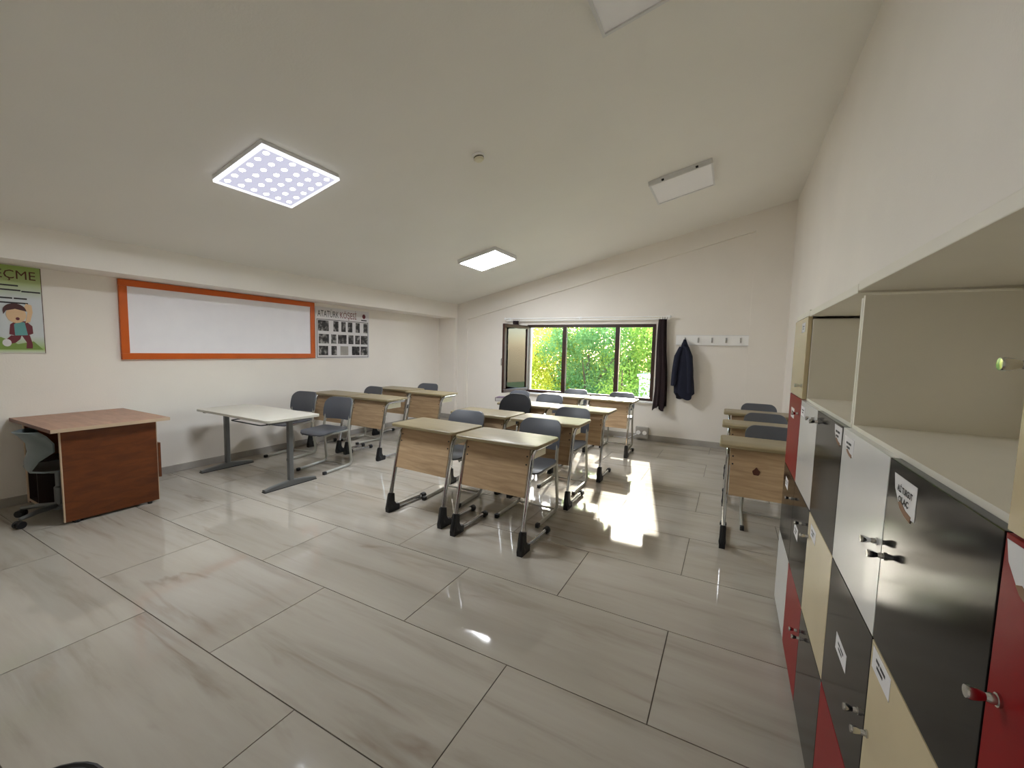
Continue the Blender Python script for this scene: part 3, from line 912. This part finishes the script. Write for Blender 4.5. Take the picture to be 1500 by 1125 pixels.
# ------------------------------------------------------------------ lockers along the right wall
DX = 0.297                      # plane of the door faces
CX0, CX1 = 0.315, 0.655         # carcass front and back
RZ = [0.03, 0.42, 0.81, 1.198, 1.585]
CE = [2.72, 2.30, 1.893, 1.488, 1.09, 0.690, 0.285]
LC = {'w': L_WHITE, 'k': L_BLACK, 'r': L_RED, 'b': L_BEIGE}
def knob(parent, y, z, mat):
    m = MB(); m.lathe([(0.006, 0.0), (0.006, -0.008), (0.0045, -0.012), (0.007, -0.019), (0.0082, -0.025), (0.0072, -0.029), (0.001, -0.0295)], (DX, y, z), 12, axis='x')
    m.lathe([(0.008, 0.0), (0.008, -0.003), (0.001, -0.0032)], (DX, y, z), 12, axis='x')
    m.build('knob', mat, parent, True)
def sticker(parent, y, z, w, h, lines, torn=False, body=None):
    """paper name label: y = its far edge, z = its top; text runs toward -y"""
    m = MB()
    x = DX - 0.0006
    if torn: pts = [(y, z), (y - w, z), (y - w, z - h), (y - w * 0.8, z - h * 1.02), (y - w * 0.55, z - h * 0.93), (y - w * 0.28, z - h * 0.80), (y - w * 0.08, z - h * 0.45)]
    else: pts = [(y, z), (y - w, z), (y - w, z - h), (y, z - h)]
    m.prism(pts, 'x', x, DX, 0)
    if body:
        for i, s in enumerate(body):
            vs, fs = text_geo(s, h * 0.26, bold=h * 0.010)
            mx = max(v[0] for v in vs); k = (w * (0.66 if i == 0 else 0.46)) / mx
            m.add([(x - 0.0004, y - w * (0.2 if i == 0 else 0.27) - a * k, z - h * (0.46 if i == 0 else 0.76) + c) for a, c in vs], fs, 1)
    else:
        for i in range(lines):
            zz = z - h * (0.30 + 0.26 * i)
            for (a, b_) in ((0.22, 0.42), (0.46, 0.74)) if i == 0 else ((0.28, 0.62),):
                m.box(x - 0.0004, x, y - w * b_, y - w * a, zz - h * 0.13, zz, 1)
    if torn:
        m.prism([(y - w * 0.28, z - h * 0.80), (y - w * 0.40, z - h * 0.72), (y - w * 0.62, z - h * 0.88), (y - w * 0.86, z - h * 0.93), (y - w * 0.84, z - h * 1.12), (y - w * 0.60, z - h * 1.06), (y - w * 0.38, z - h * 0.94)], 'x', x - 0.0006, DX, 2)
    m.build('name_sticker', [PAPER, INK, STICKER_BROWN], parent)
def locker(cols, label, rows, zt):
    y1, y0 = CE[cols[0]], CE[cols[-1] + 1]
    r = empty('locker_unit', ((CX0 + CX1) / 2, (y0 + y1) / 2, 0))
    tag(r, label, 'locker', 'lockers along the right wall')
    ox, oy = -r.location.x, -r.location.y
    parts = []
    t = 0.018
    g = 0.002
    for ya, yb in ((y0 + g, y0 + t), (y1 - t, y1 - g)):
        parts.append(MB().box(CX0, CX1, ya, yb, RZ[0], zt - t).build('side_panel', MELAMINE, r))
    parts.append(MB().box(CX1 - 0.008, CX1, y0 + t, y1 - t, RZ[0], zt - t).build('back_panel', MELAMINE, r))
    parts.append(MB().box(DX + 0.004, CX1, y0 + g, y1 - g, zt - 0.004, zt + 0.022, bevel=0.002).build('top_board', MELAMINE, r))
    parts.append(MB().box(CX0 + 0.02, CX1 - 0.01, y0 + t, y1 - t, 0.0, RZ[0]).build('plinth', RUBBER, r))
    for zi in range(4):
        parts.append(MB().box(CX0, CX1 - 0.008, y0 + t, y1 - t, RZ[zi] - (0.009 if zi else 0), RZ[zi] + (0.009 if zi else 0.018)).build('shelf', MELAMINE, r))
    if len(cols) > 1:
        yc = CE[cols[-1]]
        parts.append(MB().box(CX0, CX1 - 0.008, yc - 0.009, yc + 0.009, RZ[0] + 0.02, RZ[3] - 0.01).build('divider', MELAMINE, r))
    for (c, rw, colr, knobs, stick) in rows:
        ya, yb = CE[c + 1] + 0.0018, CE[c] - 0.0018
        z1, z0 = RZ[4 - rw] - 0.0018, RZ[3 - rw] + 0.0018
        if rw == 0: z1 = zt - 0.008
        d = MB().box(DX, CX0 - 0.001, ya, yb, z0, z1, bevel=0.0012).build('door', LC[colr], r)
        parts.append(d)
        for (ky, kz) in knobs: knob(d, ky, kz, CHROME if rw or c else CLEAR)
        for s in stick: sticker(d, *s)
    for p in parts: p.location = (ox, oy, 0)
    return r
locker([0], 'narrow locker column at the far end with beige, red, black and white doors',
    [(0, 0, 'b', [(2.335, 1.26)], [(2.47, 1.555, 0.10, 0.045, 2)]), (0, 1, 'r', [(2.36, 1.125)], [(2.62, 1.13, 0.11, 0.05, 2)]),
     (0, 2, 'k', [(2.36, 0.712)], [(2.62, 0.755, 0.10, 0.05, 2)]), (0, 3, 'w', [], [])], 1.585)
locker([1, 2], 'second locker unit from the far end, open top shelf over white and black doors',
    [(1, 1, 'w', [(1.945, 1.157)], [(2.285, 1.172, 0.10, 0.042, 2)]), (2, 1, 'k', [(1.862, 1.157)], [(1.598, 1.19, 0.098, 0.05, 2, True)]),
     (1, 2, 'k', [(2.02, 0.712)], [(2.215, 0.65, 0.11, 0.05, 2)]), (2, 2, 'b', [(1.865, 0.720)], [(1.835, 0.782, 0.095, 0.045, 2)]),
     (1, 3, 'r', [(1.93, 0.305)], []), (2, 3, 'k', [(1.862, 0.315)], [])], 1.580)
locker([3, 4], 'locker unit with open top shelf and large glossy black door in the right foreground',
    [(3, 1, 'w', [(1.118, 1.008)], [(1.462, 1.178, 0.098, 0.044, 2, True)]), (4, 1, 'k', [(1.066, 0.998)], [(1.056, 1.174, 0.112, 0.062, 2, True, ("ALİ TURGUT", "OLAÇ"))]),
     (3, 2, 'k', [(1.125, 0.615)], [(1.362, 0.655, 0.108, 0.045, 2)]), (4, 2, 'b', [(1.062, 0.615)], [(1.076, 0.802, 0.104, 0.045, 2)]),
     (3, 3, 'r', [(1.125, 0.22)], []), (4, 3, 'k', [(1.062, 0.22)], [])], 1.585)
lk = locker([5], 'locker column cut by the right picture edge, beige top door and red door',
    [(5, 0, 'b', [(0.672, 1.392)], []), (5, 1, 'r', [(0.662, 1.005)], [(0.684, 1.190, 0.09, 0.055, 0, True)]), (5, 2, 'w', [(0.662, 0.615)], []), (5, 3, 'k', [(0.662, 0.22)], [])], 1.585)
o = MB().lathe([(0.006, 0), (0.006, -0.001), (0.001, -0.0012)], (CX1 - 0.008, 1.93, 1.41), 10, axis='x'); 
h = o.build('screw_hole', INK, bpy.data.objects['locker_unit.001']); h.location = (-(CX0 + CX1) / 2, -(CE[1] + CE[3]) / 2, 0)

# ------------------------------------------------------------------ window wall: curtain rod, curtains, coat rail, jacket, socket box
rd = empty('curtain_rod', (-2.29, YF - 0.09, 1.955))
tag(rd, 'white curtain rod mounted above the window', 'curtain rod')
for dz, dy in ((0.0, 0.0), (-0.035, 0.025)):
    MB().tube([(-1.42, dy, dz), (1.42, dy, dz)], 0.010, 8).build('pole', WHITE, rd, True)
for x in (-1.38, -0.02, 1.38):
    m = MB(); m.tube([(x, 0.09, 0.0), (x, 0.0, 0.0)], 0.007, 6); m.lathe([(0.028, 0.089), (0.028, 0.08), (0.01, 0.078)], (x, 0, 0.0), 12, axis='y')
    m.lathe([(0.016, -0.012), (0.016, 0.012)], (x, 0, 0), 10, axis='x')
    m.build('bracket', WHITE, rd, True)
for x in (-1.43, 1.43):
    m = MB(); m.lathe([(0.001, -0.022), (0.014, -0.018), (0.022, 0.0), (0.014, 0.018), (0.001, 0.022)], (x, 0, 0), 12); m.build('finial', WHITE, rd, True)
def curtain(name, x, y, z0, z1, w0, w1, d, label, ragged=0.0, folds=5):
    r = empty(name, (x, y, z0)); tag(r, label, 'curtain', 'dark curtains')
    m = MB(); rings = []
    nseg, nz = 48, 18
    for i in range(nz + 1):
        v = i / nz
        hw = w0 * (1 - v) ** 1.0 + w1 * v
        ring = []
        for j in range(nseg):
            a = 2 * PI * j / nseg
            rr = 1 + 0.20 * math.sin(folds * a + 2.2 * v) + 0.08 * math.sin((folds * 2 + 1) * a - 3 * v)
            zz = z0 + (z1 - z0) * v
            if v == 0: zz += ragged * (0.5 + 0.5 * math.sin(3 * a + 1)) * (0.6 + 0.4 * math.sin(7 * a))
            ring.append((hw * rr * math.cos(a) + 0.012 * math.sin(5 * v), d * (0.6 + 0.4 * (1 - v)) * rr * math.sin(a), zz - z0))
        rings.append(ring)
    m.loft(rings); m.build('cloth', CURTAIN, r, True)
    for k in range(4):
        xx = -w1 + 2 * w1 * k / 3
        m = MB()
        ring = [(xx + 0.002 * k, 0.0 + 0.018 * math.sin(2 * PI * j / 14), z1 - z0 + 0.022 + 0.022 * math.cos(2 * PI * j / 14)) for j in range(15)]
        m.tube(ring, 0.0025, 6); m.build('ring', CHROME, r, True)
    return r
curtain('curtain', -0.955, YF - 0.085, 0.50, 1.915, 0.085, 0.050, 0.05, 'long dark brown curtain gathered at the right of the window', 0.16, 6)
curtain('curtain', -3.49, YF - 0.085, 1.70, 1.915, 0.05, 0.05, 0.045, 'bunched black curtain end above the open casement', 0.03, 4)

cr = empty('coat_rail', (-0.277, YF, 1.53))
tag(cr, 'white wall board with a row of coat hooks', 'coat rack')
MB().box(-0.49, 0.49, -0.018, -0.001, 0.0, 0.145, bevel=0.003).build('board', WHITE, cr)
m = MB()
for a in ((-0.495, 0.495, 0.141, 0.149), (-0.495, 0.495, -0.004, 0.004)): m.box(a[0], a[1], -0.021, -0.001, a[2], a[3])
m.build('edge_strip', LAMPBODY, cr)
for i in range(5):
    x = -0.36 + 0.185 * i
    m = MB()
    m.tube(fillet([(x, -0.018, 0.09), (x, -0.06, 0.085), (x, -0.065, 0.11)], 0.02), 0.0055, 8)
    m.tube(fillet([(x, -0.018, 0.06), (x, -0.05, 0.035), (x, -0.055, 0.055)], 0.02), 0.0055, 8)
    m.box(x - 0.011, x + 0.011, -0.022, -0.017, 0.035, 0.11)
    m.build('hook', CHROME, cr, True)

jk = empty('jacket', (-0.637, YF - 0.10, 0.75))
tag(jk, 'navy blue jacket hanging from the coat hooks', 'jacket')
m = MB(); rings = []
pr = [(0.0, 0.125, 0.055), (0.05, 0.135, 0.06), (0.20, 0.132, 0.065), (0.40, 0.12, 0.065), (0.58, 0.105, 0.06), (0.70, 0.075, 0.05), (0.79, 0.04, 0.035), (0.86, 0.016, 0.018)]
for i, (z, hw, dd) in enumerate(pr):
    ring = []
    for j in range(40):
        a = 2 * PI * j / 40
        rr = 1 + 0.10 * math.sin(6 * a + z * 3) * (1 - z) + 0.04 * math.sin(11 * a - z * 9)
        zz = z + (0.05 * math.sin(2 * a + 0.6) if i == 0 else 0.0)
        ring.append((hw * rr * math.cos(a) + 0.03 * (1 - z), dd * rr * math.sin(a), zz))
    rings.append(ring)
m.loft(rings); m.build('body', NAVY, jk, True)
for s, zl in ((-1, 0.16), (1, 0.06)):
    m = MB(); pts = [(s * 0.035, -0.02, 0.74), (s * 0.085, -0.045, 0.60), (s * 0.105, -0.055, 0.40), (s * 0.115, -0.05, zl + 0.08), (s * 0.12, -0.045, zl)]
    m.tube(pts, [0.035, 0.045, 0.044, 0.04, 0.036], 12); m.build('sleeve', NAVY, jk, True)
m = MB(); m.tube([(-0.025, -0.03, 0.80), (0.0, -0.045, 0.775), (0.028, -0.03, 0.80)], 0.014, 8); m.build('collar', NAVY, jk, True)

sb = empty('socket_box', (-1.20, YF - 0.014, 0.0))
tag(sb, 'small clear socket box low on the window wall by skirting', 'socket box')
MB().box(-0.10, 0.10, -0.045, 0.012, 0.03, 0.21, bevel=0.01).build('box', SKIRT, sb)
for x in (-0.05, 0.045):
    m = MB(); m.lathe([(0.034, -0.044), (0.034, -0.052), (0.026, -0.053), (0.022, -0.046), (0.001, -0.046)], (x, 0, 0.12), 14, axis='y'); m.build('socket', WHITE, sb, True)
m = MB(); m.tube(fillet([(-0.05, -0.05, 0.12), (-0.05, -0.10, 0.11), (-0.14, -0.07, 0.06), (-0.20, -0.03, 0.012), (-0.45, -0.03, 0.008)], 0.04), 0.006, 6); m.build('cable', PAPER, sb, True)

# ------------------------------------------------------------------ outside: ground, trees and white outbuilding
structure(MB().box(-40, 30, 7.3, 60, -2.8, -2.6).build('ground', GRASS))
LEAF = {'yellow': leaf_material('yellow_green_leaves', rgb(160, 168, 58), rgb(212, 208, 92)), 'blue': leaf_material('blue_green_leaves', rgb(92, 138, 84), rgb(146, 180, 114)),
        'green': leaf_material('fresh_green_leaves', rgb(110, 154, 60), rgb(176, 196, 94))}
def tree(x, y, zbase, zc0, rx, rz_, n, mat, label, size=0.072, seed=1, lean=0.0):
    rnd = random.Random(seed)
    r = empty('leafy_tree', (x, y, zbase)); tag(r, label, 'tree', 'trees outside the window')
    m = MB(); H = zc0 - zbase
    m.tube([(0, 0, 0), (0.05, 0.03, H * 0.4), (-0.03, 0.0, H * 0.8), (0.02, 0, H + rz_ * 0.4)], [0.15, 0.12, 0.09, 0.03], 8)
    m.build('trunk', BARK, r, True)
    m = MB()
    for k in range(6):
        a = k * 1.05 + seed
        m.tube([(0, 0, H * 0.6 + 0.1 * k), (0.4 * rx * math.cos(a), 0.4 * rx * math.sin(a), H * 0.85 + 0.12 * k), (0.8 * rx * math.cos(a), 0.8 * rx * math.sin(a), H + 0.15 * k)], [0.05, 0.03, 0.01], 6)
    m.build('branches', BARK, r)
    V = []; F = []
    if lean: MB().tube([(0, 0, H * 0.75), (lean * 0.5, 0, H * 0.97), (lean * 1.05, 0, H)], [0.08, 0.05, 0.02], 6).build('bough', BARK, r)
    clumps = [(lean + rnd.gauss(0, 0.45) * rx, rnd.gauss(0, 0.40) * rx, H + rnd.uniform(-0.85, 0.85) * rz_, rnd.uniform(0.3, 0.55)) for _ in range(44)]
    for i in range(n):
        cx, cy, cz, cr_ = clumps[i % len(clumps)]
        p = Vector((cx + rnd.gauss(0, 0.6) * cr_, cy + rnd.gauss(0, 0.6) * cr_, cz + rnd.gauss(0, 0.6) * cr_))
        a = Vector((rnd.gauss(0, 1), rnd.gauss(0, 1), rnd.gauss(0, 1))).normalized()
        b_ = a.orthogonal().normalized()
        s = size * rnd.uniform(0.6, 1.3)
        k = len(V)
        V += [p - a * s * 0.5, p + b_ * s * 0.28, p + a * s * 0.5, p - b_ * s * 0.28]
        F.append([k, k + 1, k + 2, k + 3])
    c = obj('foliage', V, F, LEAF[mat], r)
    c['kind'] = 'stuff'
    return r
tree(-6.6, 12.2, -2.6, 0.9, 1.5, 1.5, 22000, 'yellow', 'yellow green tree seen through the left window bay', seed=3)
tree(-5.1, 13.2, -2.6, 1.0, 1.5, 1.5, 22000, 'yellow', 'yellow tinged tree just right of the open window bay', seed=5)
tree(-3.9, 12.4, -2.6, 0.7, 1.3, 1.5, 22000, 'blue', 'bluish green tree filling the middle window pane', seed=8)
tree(-2.7, 13.4, -2.6, 1.3, 1.3, 1.3, 19000, 'green', 'fresh green tree between the middle and right window panes', seed=11)
tree(-1.5, 12.6, -2.6, 1.8, 1.2, 1.0, 15000, 'green', 'fresh green tree behind the right window pane above the white outbuilding', seed=14)
tree(-8.4, 13.0, -2.6, 1.0, 1.6, 1.6, 9000, 'green', 'green tree furthest left outside, seen in the open casement', seed=17)
tree(-4.7, 17.0, -2.6, 1.5, 3.0, 2.6, 14000, 'blue', 'dark green tree furthest back behind the others', size=0.14, seed=21)
tree(-8.5, 17.5, -2.6, 1.2, 3.0, 2.6, 10000, 'yellow', 'tall yellow green tree in the left background', size=0.14, seed=23)
tree(-7.6, 10.8, -2.6, 3.35, 0.95, 0.6, 2600, 'green', 'added sparse tree, its mostly unseen bough dappling the sun before the window', size=0.11, seed=25, lean=3.9)  # added, crown mostly above the view, so its leaves break up the sun patch
ob = empty('outbuilding', (-1.2, 11.4, -2.6)); tag(ob, 'white rendered outbuilding low behind the right window pane', 'building')
MB().box(-0.95, 2.0, 0.0, 1.2, 0.0, 3.36).build('wall', RENDERW, ob)
MB().box(-1.0, 2.05, -0.05, 1.25, 3.36, 3.42).build('flat_roof', RENDERW, ob)
tree(-2.4, 10.6, -2.6, 0.20, 0.36, 0.45, 3000, 'green', 'low bush in front of the white outbuilding', seed=31)
tree(-0.95, 10.9, -2.6, 1.75, 0.75, 0.35, 3500, 'green', 'small leafy tree hanging over the white outbuilding roof', seed=33)
